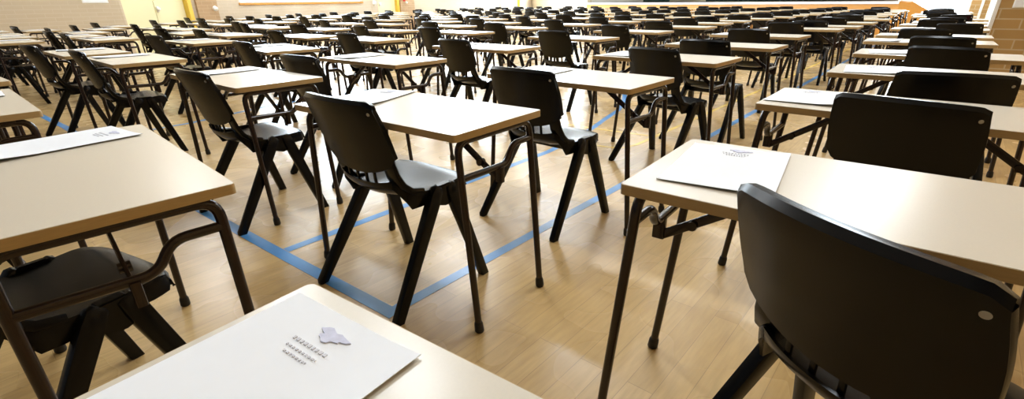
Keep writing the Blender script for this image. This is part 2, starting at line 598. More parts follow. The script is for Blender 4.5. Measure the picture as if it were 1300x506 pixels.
# ------------------------------------------------------------------ court lines painted on the floor
def floor_line(pts, w, m, label, z=0.0012):
    bm = bmesh.new()
    P = [Vector((x, y, 0)) for x, y in pts]
    L_, R_ = [], []
    for i, p in enumerate(P):
        t = (P[min(i + 1, len(P) - 1)] - P[max(i - 1, 0)]).normalized()
        n = Vector((-t.y, t.x, 0)) * w / 2
        L_.append(p + n); R_.append(p - n)
    top = [[bm.verts.new((q.x, q.y, z)) for q in S] for S in (L_, R_)]
    bot = [[bm.verts.new((q.x, q.y, 0.0)) for q in S] for S in (L_, R_)]
    n = len(P)
    for i in range(n - 1):
        bm.faces.new((top[0][i], top[1][i], top[1][i + 1], top[0][i + 1]))
        bm.faces.new((bot[0][i], top[0][i], top[0][i + 1], bot[0][i + 1]))
        bm.faces.new((top[1][i], bot[1][i], bot[1][i + 1], top[1][i + 1]))
    o = obj('court_line', bm, M[m], floor, False)
    o['label'] = label


floor_line([(-1.36, 0.885), (-2.15, 0.85), (-3.15, 0.815), (-6.5, 0.78), (-9.5, 0.64), (-12.9, 0.5)], 0.058, 'blue_line', 'blue court line running left', 0.0014)
floor_line([(-1.39, 0.90), (-1.39, 2.6), (-1.40, 5.5), (-1.405, 9.0), (-1.41, 18.4)], 0.052, 'blue_line', 'long blue court line between the right desk columns')
floor_line([(-2.205, 0.88), (-2.207, 2.0), (-2.21, 3.0), (-2.27, 3.5), (-2.354, 3.9), (-2.433, 4.2), (-2.55, 4.7), (-2.70, 5.1), (-2.94, 5.56), (-3.4, 6.1), (-4.1, 6.6), (-5.0, 6.9), (-6.0, 7.0)], 0.052, 'blue_line', 'blue court line curving away')
floor_line([(-5.64, 0.8), (-5.66, 1.6), (-5.9, 2.5), (-5.95, 4.0)], 0.05, 'blue_line', 'blue court line at left')
floor_line([(-2.3, 3.375), (-2.1, 3.38), (-1.95, 3.39), (-1.86, 3.41), (-1.79, 3.48), (-1.762, 3.6), (-1.757, 3.96), (-1.755, 4.4), (-1.752, 5.1), (-1.745, 5.8), (-1.73, 7.0), (-1.73, 8.6), (-1.73, 14.0)], 0.035, 'yellow_line', 'yellow court line')
floor_line([(-4.6, 3.80), (-3.2, 3.83), (-2.7, 3.85), (-2.3, 3.865), (-1.757, 3.93)], 0.035, 'yellow_line', 'yellow court line', 0.0010)


# ------------------------------------------------------------------ desk
TL, TW, TH = 0.885, 0.46, 0.72


def slab(bm, hx, hy, z0, z1, r, k=5):
    sec = rrect(hx, hy, r, k)
    lo = [bm.verts.new((x, y, z0)) for x, y in sec]
    hi = [bm.verts.new((x, y, z1)) for x, y in sec]
    bm.faces.new(hi); bm.faces.new(lo[::-1])
    n = len(sec)
    for i in range(n):
        bm.faces.new((lo[i], lo[(i + 1) % n], hi[(i + 1) % n], hi[i]))


def end_x(z):
    xt, xf = TL / 2 - 0.030, TL / 2 + 0.026
    return xf + (xt - xf) * z / 0.684


def make_desk():
    root = empty('exam_desk')
    bm = bmesh.new(); slab(bm, TL / 2 - 0.0018, TW / 2 - 0.0018, TH - 0.024, TH, 0.010)
    top = obj('tabletop', bm, M['laminate'], root)
    bm = bmesh.new()
    so, si = rrect(TL / 2, TW / 2, 0.012, 5), rrect(TL / 2 - 0.0019, TW / 2 - 0.0019, 0.010, 5)
    z0, z1 = TH - 0.0235, TH - 0.0008
    R = [[bm.verts.new((x, y, z)) for x, y in s] for s, z in ((si, z0), (so, z0), (so, z1), (si, z1))]
    n = len(so)
    for a, b in ((0, 1), (1, 2), (2, 3), (3, 0)):
        for i in range(n):
            bm.faces.new((R[a][i], R[a][(i + 1) % n], R[b][(i + 1) % n], R[b][i]))
    obj('edge_band', bm, M['edge'], top)['label'] = 'brown wood edge band'
    for s in (1, -1):
        for t in (-1, 1):
            bm = bmesh.new()
            sweep(bm, bend([(s * end_x(0.012), t * 0.19, 0.012), (s * end_x(0.684), t * 0.19, 0.684), (s * end_x(0.684), t * 0.09, 0.684)], 0.05, 6), circ(0.0125, 12))
            leg = obj('leg', bm, M['frame'], root)
            bm = bmesh.new()
            x0 = s * end_x(0)
            sweep(bm, [(x0, t * 0.19, 0), (x0, t * 0.19, 0.006), (s * end_x(0.03), t * 0.19, 0.03), (s * end_x(0.04), t * 0.19, 0.04)],
                  [circ(0.015, 12), circ(0.0175, 12), circ(0.0165, 12), circ(0.0135, 12)])
            obj('foot_cap', bm, M['rubber'], leg)
        bm = bmesh.new()
        x = s * end_x(0.684)
        sweep(bm, [(x, -0.092, 0.684), (x, 0.092, 0.684)], circ(0.0124, 12))
        box(bm, x - 0.012, x + 0.012, -0.15, 0.15, 0.688, 0.696)
        obj('end_rail', bm, M['frame'], root)
        bm = bmesh.new()
        pts = bend([(0, -0.19, 0.565), (0, 0.045, 0.56), (0, 0.085, 0.622), (0, 0.19, 0.622)], 0.05, 5)
        pts = [(s * end_x(p.z), s * p.y, p.z) for p in pts]
        sweep(bm, pts, circ(0.0115, 12))
        obj('cross_bar', bm, M['frame'], root)
        bm = bmesh.new()
        xb = s * end_x(0.53)
        sweep(bm, [(xb - s * 0.004, 0, 0.512), (xb - s * 0.10, 0, 0.575), (xb - s * 0.27, 0, 0.688)], rrect(0.004, 0.0125, 0.002), ups=(0, 0, 1))
        sweep(bm, [(xb, 0, 0.505), (xb, 0, 0.562)], rrect(0.010, 0.016, 0.004), ups=(1, 0, 0))
        sweep(bm, [(xb - s * 0.085, -0.012, 0.562), (xb - s * 0.085, 0.012, 0.562)], circ(0.013, 10))
        box(bm, min(xb - s * 0.23, xb - s * 0.31), max(xb - s * 0.23, xb - s * 0.31), -0.025, 0.025, 0.684, 0.696)
        obj('folding_brace', bm, M['frame'], root)
    return root


# ------------------------------------------------------------------ chair
def thicken(bm, grid, t):
    """give a sheet built from a grid of vertices an even thickness"""
    bm.normal_update()
    n, k = len(grid), len(grid[0])
    off = [[bm.verts.new(v.co - v.normal * t) for v in row] for row in grid]
    for a in range(n - 1):
        for b in range(k - 1):
            bm.faces.new((off[a][b], off[a + 1][b], off[a + 1][b + 1], off[a][b + 1]))
    ring = [(0, b) for b in range(k)] + [(a, k - 1) for a in range(1, n)] + [(n - 1, b) for b in range(k - 2, -1, -1)] + [(a, 0) for a in range(n - 2, 0, -1)]
    for i in range(len(ring)):
        p, q = ring[i], ring[(i + 1) % len(ring)]
        bm.faces.new((grid[p[0]][p[1]], grid[q[0]][q[1]], off[q[0]][q[1]], off[p[0]][p[1]]))


def make_chair():
    root = empty('plastic_chair')
    # backrest panel: straight sides, bottom edge sagging in the middle, top lip rolled forward
    bm = bmesh.new()
    NA, NB = 18, 12
    YC = [(0.80, -0.236), (0.77, -0.226), (0.69, -0.196), (0.60, -0.166), (0.50, -0.138)]

    def yc(z):
        for (z0, y0), (z1, y1) in zip(YC, YC[1:]):
            if z >= z1: return y0 + (y1 - y0) * (z0 - z) / (z0 - z1)
        return YC[-1][1]

    def panel_point(a, b, off=0.0):
        aa = abs(a)
        zt = 0.792 - 0.007 * a * a - 0.009 * max(0, aa - 0.93) / 0.07
        zb = 0.528 + 0.052 * aa ** 2.4 + 0.018 * max(0, aa - 0.90) / 0.10
        z = zt + (zb - zt) * b
        hw = 0.193 + 0.009 * math.sin(min(1, b * 1.15) * math.pi * 0.75)
        return Vector((a * hw, yc(z) + 0.038 * a * a + off, z))
    grid = []
    lip = [(0.030, -0.016), (0.028, -0.006), (0.019, 0.001), (0.006, 0.003)]
    cols = [math.copysign(abs(-1 + 2 * i / NA) ** 0.85, -1 + 2 * i / NA) for i in range(NA + 1)]
    for dy, dz in lip:
        grid.append([bm.verts.new(panel_point(a * 0.985, 0) + Vector((0, dy * (1 - 0.75 * abs(a) ** 10), dz))) for a in cols])
    for k in range(NB + 1):
        b = (k / NB)
        grid.append([bm.verts.new(panel_point(a, 0.012 + 0.988 * b)) for a in cols])
    for r0, r1 in zip(grid, grid[1:]):
        for i in range(NA):
            bm.faces.new((r0[i], r0[i + 1], r1[i + 1], r1[i]))
    thicken(bm, grid, 0.009)
    for s in (-1, 1):
        pts = [panel_point(s * 0.985, 0.03 + 0.96 * k / 9, 0.003) for k in range(10)]
        sweep(bm, pts, rrect(0.005, 0.009, 0.004), ups=(0, -1, 0.2))
        # broad post joining the panel to the seat side
        sweep(bm, [(s * 0.138, -0.128, 0.625), (s * 0.142, -0.118, 0.57), (s * 0.150, -0.108, 0.52), (s * 0.161, -0.090, 0.478), (s * 0.172, -0.055, 0.448), (s * 0.178, 0.0, 0.438)],
              [rrect(0.022, 0.006, 0.005), rrect(0.031, 0.008, 0.005), rrect(0.031, 0.010, 0.006), rrect(0.027, 0.012, 0.006), rrect(0.018, 0.014, 0.006), rrect(0.010, 0.012, 0.006)], ups=(0, -1, 0))
    pts = [panel_point(-0.95 + 1.9 * k / 14, 0.99, -0.001) for k in range(15)]
    sweep(bm, pts, rrect(0.006, 0.0065, 0.004), ups=(0, 0, 1))
    for x in (-0.075, -0.026, 0.026, 0.075):
        sweep(bm, [(x, -0.140, 0.548), (x * 1.02, -0.134, 0.525), (x * 1.04, -0.131, 0.480)], rrect(0.006, 0.004, 0.002), ups=(0, -1, 0))
    back = obj('backrest', bm, M['plastic'], root)
    # seat bucket
    st = [(-0.140, 0.490, 0.142, 0.012), (-0.138, 0.482, 0.150, 0.016), (-0.128, 0.463, 0.164, 0.022), (-0.104, 0.441, 0.175, 0.030), (-0.065, 0.429, 0.184, 0.026), (-0.02, 0.425, 0.189, 0.018),
          (0.04, 0.427, 0.193, 0.012), (0.11, 0.435, 0.196, 0.007), (0.17, 0.443, 0.195, 0.003), (0.212, 0.446, 0.190, 0.0), (0.235, 0.441, 0.182, -0.001), (0.246, 0.427, 0.176, -0.002), (0.247, 0.405, 0.174, -0.002)]
    bm = bmesh.new()
    grid = []
    NU = 14
    for y, z, hw, er in st:
        row = []
        bot = max(0.385, min(z + er - 0.02, 0.385 + 1.6 * max(0, -0.085 - y))) if y < 0 else 0.392
        ys = y + (0.022 if y < -0.09 else (-0.020 if y > 0.2 else 0))
        bot = min(bot, z - 0.012) if y < 0.24 else z - 0.012
        row.append(bm.verts.new((-hw + 0.001, ys, bot)))
        row.append(bm.verts.new((-hw - 0.003, ys, z + er - 0.006)))
        for i in range(NU + 1):
            a = -1 + 2 * i / NU
            row.append(bm.verts.new((a * hw, y + (0.022 * a * a if y < -0.09 else (-0.020 * abs(a) ** 5 if y > 0.2 else 0)), z + er * abs(a) ** 3)))
        row.append(bm.verts.new((hw + 0.003, ys, z + er - 0.006)))
        row.append(bm.verts.new((hw - 0.001, ys, bot)))
        grid.append(row)
    for r0, r1 in zip(grid, grid[1:]):
        for i in range(len(r0) - 1):
            bm.faces.new((r0[i], r0[i + 1], r1[i + 1], r1[i]))
    thicken(bm, grid, 0.007)
    obj('seat', bm, M['plastic'], root)
    # under-seat beam joining both leg pairs
    bm = bmesh.new()
    box(bm, -0.188, 0.188, 0.035, 0.135, 0.372, 0.418, 0.012)
    obj('seat_beam', bm, M['plastic'], root)
    for s in (-1, 1):
        bm = bmesh.new()
        prof = [(0.020, 0.392), (0.030, 0.436), (0.046, 0.452), (0.112, 0.452), (0.130, 0.436), (0.142, 0.392), (0.120, 0.372), (0.085, 0.362), (0.052, 0.372)]
        A_ = [bm.verts.new((s * 0.184, y, z)) for y, z in prof]
        B_ = [bm.verts.new((s * 0.212, y, z - 0.003)) for y, z in prof]
        bm.faces.new(A_); bm.faces.new(B_[::-1])
        for i in range(len(prof)):
            bm.faces.new((A_[i], A_[(i + 1) % len(prof)], B_[(i + 1) % len(prof)], B_[i]))
        bmesh.ops.bevel(bm, geom=bm.edges[:], offset=0.004, segments=2, affect='EDGES')
        obj('leg_bracket', bm, M['plastic'], root)
        for y0, y1 in ((0.052, -0.238), (0.106, 0.238)):
            bm = bmesh.new()
            top = Vector((s * 0.200, y0, 0.446)); ft = Vector((s * 0.246, y1, 0.0))
            d = (top - ft)
            pts = [ft, ft + d * 0.01, ft + d * 0.5, ft + d * 0.9, ft + d * 0.98, top]
            secs = [rrect(0.014, 0.0185, 0.005), rrect(0.016, 0.021, 0.005), rrect(0.017, 0.024, 0.006), rrect(0.018, 0.027, 0.007), rrect(0.016, 0.024, 0.007), rrect(0.010, 0.015, 0.006)]
            sweep(bm, pts, secs, ups=(0, 1, 0))
            lowest = min(v.co.z for v in bm.verts)
            for v in bm.verts:
                if v.co.z < 0.012: v.co.z = 0.0
            obj('leg', bm, M['plastic'], root)
    # pale plug set in the rear of the back's top corner
    bm = bmesh.new()
    pc = panel_point(0.90, 0.115)
    nn = (panel_point(0.94, 0.115) - panel_point(0.86, 0.115)).cross(panel_point(0.90, 0.15) - panel_point(0.90, 0.08)).normalized()
    if nn.y > 0: nn = -nn
    mt = Matrix.Translation(pc + nn * 0.0046) @ nn.to_track_quat('Z', 'Y').to_matrix().to_4x4()
    bmesh.ops.create_cone(bm, cap_ends=True, segments=18, radius1=0.0068, radius2=0.0060, depth=0.010, matrix=mt)
    obj('round_plug', bm, M['plug'], back)['label'] = 'pale grey round plug'
    return root


# ------------------------------------------------------------------ exam paper
def make_paper():
    bm = bmesh.new()
    NX, NY = 8, 12
    hx, hy = 0.118, 0.175
    g = []
    for j in range(NY + 1):
        row = []
        for i in range(NX + 1):
            x = -hx + 2 * hx * i / NX; y = -hy + 2 * hy * j / NY
            u, v = i / NX, j / NY
            lift = 0.006 * max(0, (1 - v) - 0.72) / 0.28 * (0.4 + 0.6 * u) + 0.004 * max(0, u - 0.8) / 0.2
            row.append(bm.verts.new((x, y, 0.0015 + lift)))
        g.append(row)
    for a, b in zip(g, g[1:]):
        for i in range(NX):
            bm.faces.new((a[i], a[i + 1], b[i + 1], b[i]))
    bmesh.ops.recalc_face_normals(bm, faces=bm.faces)
    bmesh.ops.solidify(bm, geom=bm.faces[:], thickness=0.0009)
    lo = min(v.co.z for v in bm.verts)
    for v in bm.verts: v.co.z -= lo - 0.0004
    root = obj('exam_paper', bm, M['paper'])
    ztop = 0.0034
    bm = bmesh.new()
    rr = random.Random(3)
    out = []
    for i in range(22):
        t = 2 * math.pi * i / 22
        r = 1 + 0.28 * math.sin(3 * t + 0.6) + 0.16 * math.sin(7 * t)
        out.append((0.004 + 0.022 * r * math.cos(t), 0.140 + 0.010 * r * math.sin(t)))
    lo_ = [bm.verts.new((x, y, 0.0010)) for x, y in out]; hi_ = [bm.verts.new((x, y, ztop - 0.0006)) for x, y in out]
    bm.faces.new(hi_)
    for i in range(22):
        bm.faces.new((lo_[i], lo_[(i + 1) % 22], hi_[(i + 1) % 22], hi_[i]))
    obj('printed_crest', bm, M['crest_ink'], root, False)['label'] = 'pale lavender printed crest'
    bm = bmesh.new()

    def words(y, h, x0, x1, wmin, wmax, gap):
        x = x0
        while x < x1:
            w = rr.uniform(wmin, wmax)
            box(bm, x, min(x + w, x1), y, y + h, 0.0010, ztop - 0.0008)
            x += w + gap
    words(0.112, 0.0045, -0.034, 0.030, 0.003, 0.005, 0.0035)
    words(0.101, 0.0025, -0.030, 0.026, 0.002, 0.004, 0.003)
    words(0.092, 0.0025, -0.022, 0.020, 0.002, 0.004, 0.003)
    obj('printed_title', bm, M['ink'], root, False)
    return root


# ------------------------------------------------------------------ copies
def kids(o):
    return [c for c in bpy.data.objects if c.parent == o]


def tree(o):
    return (o, [tree(c) for c in kids(o)])


def copy_tree(t, parent=None):
    c = t[0].copy()
    COL.objects.link(c)
    c.parent = parent
    for k in t[1]:
        copy_tree(k, c)
    return c


def joined(t, name):
    """one mesh holding every part of a thing, for copies too small to show their parts"""
    bm = bmesh.new()
    mats = []

    def add(n):
        o = n[0]
        if o.type == 'MESH':
            mm = o.data.materials[0]
            if mm not in mats: mats.append(mm)
            k = len(bm.faces)
            bm.from_mesh(o.data)
            bm.faces.ensure_lookup_table()
            for f in bm.faces[k:]:
                f.material_index = mats.index(mm)
        for c in n[1]:
            add(c)
    add(t)
    me = bpy.data.meshes.new(name)
    bm.to_mesh(me); bm.free()
    for m_ in mats: me.materials.append(m_)
    return me


ORD = ['nearest', 'second', 'third', 'fourth', 'fifth', 'sixth', 'seventh', 'eighth', 'ninth', 'tenth', 'eleventh', 'twelfth',
       'thirteenth', 'fourteenth', 'fifteenth', 'sixteenth', 'seventeenth', 'eighteenth']
CO = ['rightmost', 'second', 'third', 'fourth', 'fifth', 'sixth', 'seventh', 'eighth', 'ninth', 'tenth', 'eleventh', 'leftmost']


def place_words(c, r):
    row = 'nearest row' if r == 0 else '%s row back' % ORD[r]
    col = '%s desk column' % CO[c] if c in (0, 11) else '%s desk column from the right' % CO[c]
    return row + ', ' + col


SPECIAL = {
    ('d', 1, 0): 'large beige exam desk filling the left edge with brown metal end frame facing the camera',
    ('d', 0, 0): 'beige exam desk cut off at the bottom centre with a crested white paper',
    ('d', 0, 1): 'long beige exam desk at the right front with crested white paper at its left',
    ('d', 1, 1): 'bright beige exam desk in the centre foreground with blue floor lines beneath',
    ('c', 1, 1): 'black plastic chair in the centre foreground standing on the blue floor line corner',
    ('c', 0, 1): 'black plastic chair at the bottom right, largest and nearest, seen from behind',
    ('c', 1, 0): 'black plastic chair under the large desk at the left edge',
    ('p', 0, 0): 'white exam paper with lavender crest on the desk cut off at the bottom',
    ('p', 0, 1): 'white exam paper with lavender crest on the right front desk',
    ('p', 1, 0): 'white exam paper on the far end of the large left-edge desk',
    ('p', 1, 1): 'white exam paper lying tilted on the bright centre foreground desk',
}

DESKS = [
    (0, 0, -0.16, 0.08, 4.7, -0.165, -0.125, -4.76, -0.3, -0.015, 4.247),
    (0, 1, -0.047, 1.162, 2.9, 0.01, 0.973, -17.189, -0.303, 0.011, 3.421),
    (0, 2, -0.072, 2.236, -0.3, -0.032, 2.108, -8.527, -0.275, -0.025, 3.577),
    (0, 3, -0.036, 3.341, 1.2, 0.016, 2.881, 7.462, -0.268, -0.013, 5.319),
    (0, 4, -0.075, 4.461, 0.4, 0.022, 4.23, -10.455, -0.256, 0.019, 8.093),
    (0, 5, -0.176, 5.695, 2.3, -0.046, 5.235, -6.875, -0.299, 0.001, -2.948),
    (0, 6, -0.175, 6.557, 0.9, -0.212, 6.35, -2.889, -0.276, -0.006, -5.052),
    (0, 7, -0.17, 7.86, -0.5, 0.03, 7.606, -6.875, -0.262, 0.026, 5.365),
    (0, 8, -0.167, 8.911, -1.9, -0.221, 8.737, 1.946, -0.271, 0.017, -5.192),
    (0, 9, -0.094, 9.777, 0.7, -0.147, 9.595, 2.947, -0.254, -0.016, 7.339),
    (0, 10, -0.075, 11.01, -1.8, -0.086, 10.86, 6.667, -0.271, 0.019, -8.623),
    (0, 11, -0.24, 12.272, -1.1, -0.287, 12.073, 4.32, -0.29, 0.021, 1.362),
    (0, 13, -0.325, 13.233, -2.5, -0.321, 13.023, -5.597, -0.297, -0.01, 1.742),
    (0, 14, -0.328, 13.934, 2.5, -0.439, 13.788, 3.838, -0.302, -0.021, 8.627),
    (0, 15, -0.272, 14.815, 2.8, -0.363, 14.656, -5.617, -0.265, -0.021, -6.312),
    (0, 16, -0.301, 15.55, -0.7, -0.341, 15.392, -3.724, -0.298, 0.014, -2.523),
    (1, 0, -1.607, 0.182, -3.5, -1.727, 0.082, -8.0, -0.255, 0.022, 4.17),
    (1, 1, -1.52, 1.183, 2.8, -1.508, 1.075, 4.761, -0.286, -0.007, 0.976),
    (1, 2, -1.476, 2.247, -1.1, -1.522, 2.018, -2.265, -0.252, -0.024, 4.363),
    (1, 3, -1.499, 3.371, -1.2, -1.419, 3.281, -12.204, -0.291, -0.0, 7.927),
    (1, 4, -1.489, 4.542, -0.7, -1.421, 4.104, -4.866, -0.259, -0.002, 2.551),
    (1, 5, -1.593, 5.896, -2.0, -1.582, 5.674, -1.409, -0.31, -0.02, 0.181),
    (1, 6, -1.504, 7.351, 0.8, -1.63, 7.248, 2.695, -0.309, -0.029, -3.741),
    (1, 7, -1.41, 8.106, -0.7, -1.484, 7.907, 0.298, -0.277, 0.011, -8.341),
    (1, 8, -1.385, 9.313, -1.4, -1.476, 9.11, 6.947, -0.299, 0.017, -8.171),
    (1, 9, -1.353, 10.758, -1.3, -1.42, 10.552, -2.561, -0.256, -0.006, -1.127),
    (1, 10, -1.592, 11.434, 2.8, -1.615, 11.288, 2.304, -0.304, 0.005, -6.281),
    (1, 11, -1.54, 12.398, 2.3, -1.636, 12.187, -2.96, -0.278, -0.003, 3.036),
    (1, 12, -1.472, 13.273, 0.3, -1.548, 13.102, 6.985, -0.287, -0.002, -2.393),
    (1, 13, -1.642, 14.206, 2.1, -1.734, 14.064, -4.248, -0.269, -0.001, 5.047),
    (1, 14, -1.568, 15.096, -1.4, -1.592, 14.924, 2.21, -0.246, 0.018, 0.988),
    (1, 15, -1.543, 15.854, 1.7, -1.524, 15.681, -4.574, -0.285, 0.01, 2.762),
    (1, 16, -1.499, 16.621, 1.0, -1.602, 16.463, -4.265, -0.3, 0.004, -2.984),
    (1, 17, -1.652, 17.746, -1.9, -1.737, 17.526, -6.757, -0.287, 0.022, 1.629),
    (2, 0, -3.076, 0.041, -0.4, -3.172, -0.166, -6.618, -0.254, 0.015, -1.738),
    (2, 1, -3.004, 1.183, 0.7, -2.804, 1.054, 1.206, -0.282, 0.007, 1.899),
    (2, 2, -3.113, 2.19, 1.4, -3.059, 1.73, 3.091, -0.259, -0.012, 2.922),
    (2, 3, -3.153, 3.32, 1.6, -3.192, 3.179, -3.112, -0.284, 0.012, 4.185),
    (2, 4, -3.13, 4.657, -1.6, -3.181, 4.567, -0.294, -0.267, 0.015, -4.2),
    (2, 5, -3.107, 5.967, -0.7, -3.195, 5.877, -5.701, -0.284, 0.016, 6.898),
    (2, 6, -3.013, 7.187, 0.1, -3.213, 7.097, 0.015, -0.258, 0.02, -0.451),
    (2, 7, -3.171, 8.367, 0.7, -3.288, 8.217, -1.166, -0.294, -0.009, 5.11),
    (2, 8, -3.171, 9.305, 2.0, -3.269, 9.086, 0.284, -0.257, 0.006, -5.964),
    (2, 9, -3.092, 10.451, -1.2, -3.147, 10.274, 5.345, -0.274, 0.02, 3.299),
    (2, 10, -2.982, 11.5, -2.7, -3.007, 11.36, -4.64, -0.276, -0.029, -6.869),
    (2, 11, -2.954, 12.546, 0.7, -2.936, 12.41, 5.889, -0.27, 0.008, -2.579),
    (2, 12, -2.879, 13.45, 0.6, -2.978, 13.314, -0.326, -0.264, -0.005, -2.85),
    (2, 13, -2.893, 14.565, -2.4, -2.962, 14.367, -6.579, -0.281, 0.017, -1.832),
    (2, 14, -2.743, 15.287, 0.4, -2.764, 15.103, -5.012, -0.244, 0.001, -7.809),
    (2, 15, -2.801, 16.294, 1.1, -2.8, 16.082, -0.112, -0.305, 0.02, -7.14),
    (2, 16, -2.661, 17.028, 2.3, -2.714, 16.824, 1.497, -0.28, 0.007, 4.09),
    (2, 17, -2.653, 17.971, 1.2, -2.752, 17.79, 4.47, -0.246, 0.012, -1.77),
    (3, 0, -4.317, 0.073, 2.3, -4.412, -0.057, -0.584, -0.277, -0.025, 6.252),
    (3, 1, -4.773, 1.111, -0.5, -4.814, 0.99, -1.975, -0.284, -0.014, -1.441),
    (3, 2, -4.744, 2.207, -6.9, -4.594, 2.05, -2.258, -0.278, 0.011, 5.302),
    (3, 3, -4.957, 3.355, -1.3, -4.847, 3.206, -2.45, -0.256, 0.023, 8.969),
    (3, 4, -4.995, 4.768, -2.0, -5.001, 4.456, -2.357, -0.25, 0.004, 5.984),
    (3, 5, -5.016, 5.946, -1.5, -5.113, 5.773, 0.183, -0.264, 0.015, -4.573),
    (3, 6, -4.85, 7.154, -1.5, -4.946, 7.011, -5.943, -0.301, -0.019, 6.772),
    (3, 7, -4.786, 8.396, -0.2, -4.841, 8.192, -4.506, -0.299, -0.014, 0.078),
    (3, 8, -4.835, 9.438, 1.9, -4.941, 9.26, -5.736, -0.303, 0.023, 8.309),
    (3, 9, -4.798, 10.674, 1.8, -4.885, 10.463, 5.973, -0.294, -0.014, -0.74),
    (3, 10, -4.705, 11.798, 2.8, -4.821, 11.672, 6.625, -0.303, -0.001, -2.652),
    (3, 11, -4.74, 13.057, 1.1, -4.787, 12.851, -0.186, -0.24, 0.018, 7.655),
    (3, 12, -4.574, 14.082, -1.5, -4.682, 13.954, -3.241, -0.29, 0.025, -7.88),
    (3, 13, -4.733, 15.09, -1.5, -4.803, 14.889, 4.952, -0.306, -0.029, -3.088),
    (3, 14, -4.653, 16.11, 0.0, -4.665, 15.906, -0.569, -0.28, -0.018, -8.703),
    (3, 15, -4.55, 17.1, -2.1, -4.537, 16.933, 4.879, -0.249, 0.018, 5.496),
    (3, 16, -4.485, 17.969, 0.7, -4.543, 17.814, 6.625, -0.271, 0.02, -5.633),
    (3, 17, -4.314, 18.923, -3.0, -4.367, 18.776, 3.461, -0.286, 0.002, -1.739),
    (4, 0, -5.45, 0.091, -0.5, -5.522, -0.078, 3.239, -0.241, 0.004, 0.237),
    (4, 1, -5.881, 1.035, 0.2, -5.924, 0.865, 5.792, -0.288, 0.021, -7.72),
    (4, 2, -6.402, 2.15, 1.0, -6.513, 1.935, 4.651, -0.257, 0.02, -5.101),
    (4, 3, -6.169, 3.247, 1.8, -6.184, 3.088, -2.118, -0.291, -0.022, 0.382),
    (4, 4, -6.212, 4.537, 1.0, -6.266, 4.318, -6.75, -0.263, -0.022, -0.35),
    (4, 5, -6.412, 5.884, 0.3, -6.427, 5.698, -2.982, -0.302, -0.01, -4.785),
    (4, 6, -6.528, 7.151, 3.0, -6.639, 6.995, -4.36, -0.256, -0.015, 3.905),
    (4, 7, -6.526, 8.435, 1.6, -6.639, 8.302, -6.005, -0.268, -0.009, -0.953),
    (4, 8, -6.431, 9.632, 2.1, -6.485, 9.447, 5.971, -0.273, -0.028, 1.014),
    (4, 9, -6.315, 10.799, -0.9, -6.343, 10.624, -5.726, -0.263, -0.012, 5.412),
    (4, 10, -6.49, 12.179, -2.2, -6.509, 12.029, 6.186, -0.304, -0.027, -4.066),
    (4, 11, -6.333, 13.18, 1.5, -6.382, 13.058, 1.979, -0.294, 0.003, -4.008),
    (4, 12, -6.283, 14.304, 0.5, -6.368, 14.101, 4.201, -0.282, 0.025, -7.002),
    (4, 13, -6.319, 15.468, -1.3, -6.301, 15.337, -3.859, -0.256, 0.007, -3.599),
    (4, 14, -6.078, 16.538, -1.7, -6.106, 16.329, -4.491, -0.298, -0.019, -3.568),
    (4, 15, -6.126, 17.561, 2.0, -6.244, 17.432, 6.698, -0.249, 0.002, 4.504),
    (4, 16, -6.05, 18.613, -2.6, -6.129, 18.415, -6.222, -0.258, 0.002, -1.619),
    (4, 17, -6.033, 19.679, -0.8, -6.108, 19.533, -5.452, -0.288, -0.02, -3.339),
    (5, 0, -6.569, 0.082, -0.5, -6.637, -0.127, 3.055, -0.263, -0.018, 0.63),
    (5, 3, -7.414, 2.883, -0.9, -7.468, 2.709, -1.294, -0.294, -0.029, 1.884),
    (5, 4, -7.605, 4.312, 1.9, -7.721, 4.161, 5.91, -0.255, 0.008, -1.282),
    (5, 5, -8.082, 5.844, 0.3, -8.08, 5.716, -3.096, -0.268, -0.01, -0.045),
    (5, 6, -7.994, 7.096, -1.1, -8.105, 6.932, -2.251, -0.308, 0.023, -7.634),
    (5, 7, -8.043, 8.547, -1.3, -8.16, 8.395, 3.363, -0.261, 0.002, 5.197),
    (5, 8, -8.058, 9.596, -2.6, -8.136, 9.467, -5.355, -0.287, -0.03, 2.581),
    (5, 9, -7.999, 10.798, -0.0, -7.988, 10.641, -1.47, -0.243, 0.012, 2.393),
    (5, 10, -8.069, 12.319, 0.0, -8.184, 12.17, -3.295, -0.275, 0.017, -2.974),
    (5, 11, -7.915, 13.369, -2.7, -8.029, 13.202, -5.129, -0.27, -0.009, -4.822),
    (5, 12, -7.979, 14.631, -3.0, -8.006, 14.433, -1.793, -0.303, -0.021, 4.553),
    (5, 13, -7.94, 15.886, -1.2, -8.037, 15.759, -0.939, -0.247, 0.015, 6.339),
    (5, 14, -7.882, 16.98, -1.3, -7.951, 16.841, -5.69, -0.259, -0.015, -4.786),
    (5, 15, -7.722, 17.986, -0.0, -7.736, 17.84, -0.505, -0.257, 0.016, -7.21),
    (5, 16, -7.785, 19.109, -1.0, -7.87, 18.947, 0.702, -0.263, -0.017, -8.285),
    (5, 17, -7.482, 20.21, -0.8, -7.49, 20.01, -0.404, -0.298, -0.005, 2.052),
    (6, 2, -8.065, 1.664, 1.0, -8.048, 1.466, -4.155, -0.284, 0.005, 4.328),
    (6, 3, -8.472, 2.717, 1.0, -8.466, 2.56, 3.87, -0.241, -0.019, -6.207),
    (6, 4, -9.037, 4.147, 1.7, -9.103, 3.966, -5.558, -0.29, 0.014, -8.943),
    (6, 5, -9.174, 5.679, -0.9, -9.226, 5.492, -6.612, -0.295, 0.016, -3.082),
    (6, 6, -9.897, 7.187, -0.5, -9.993, 6.969, 0.171, -0.304, 0.004, -1.56),
    (6, 7, -9.374, 8.282, 2.2, -9.443, 8.156, -2.286, -0.31, 0.004, -5.193),
    (6, 8, -9.478, 9.477, -2.0, -9.583, 9.259, 2.523, -0.303, 0.002, -3.668),
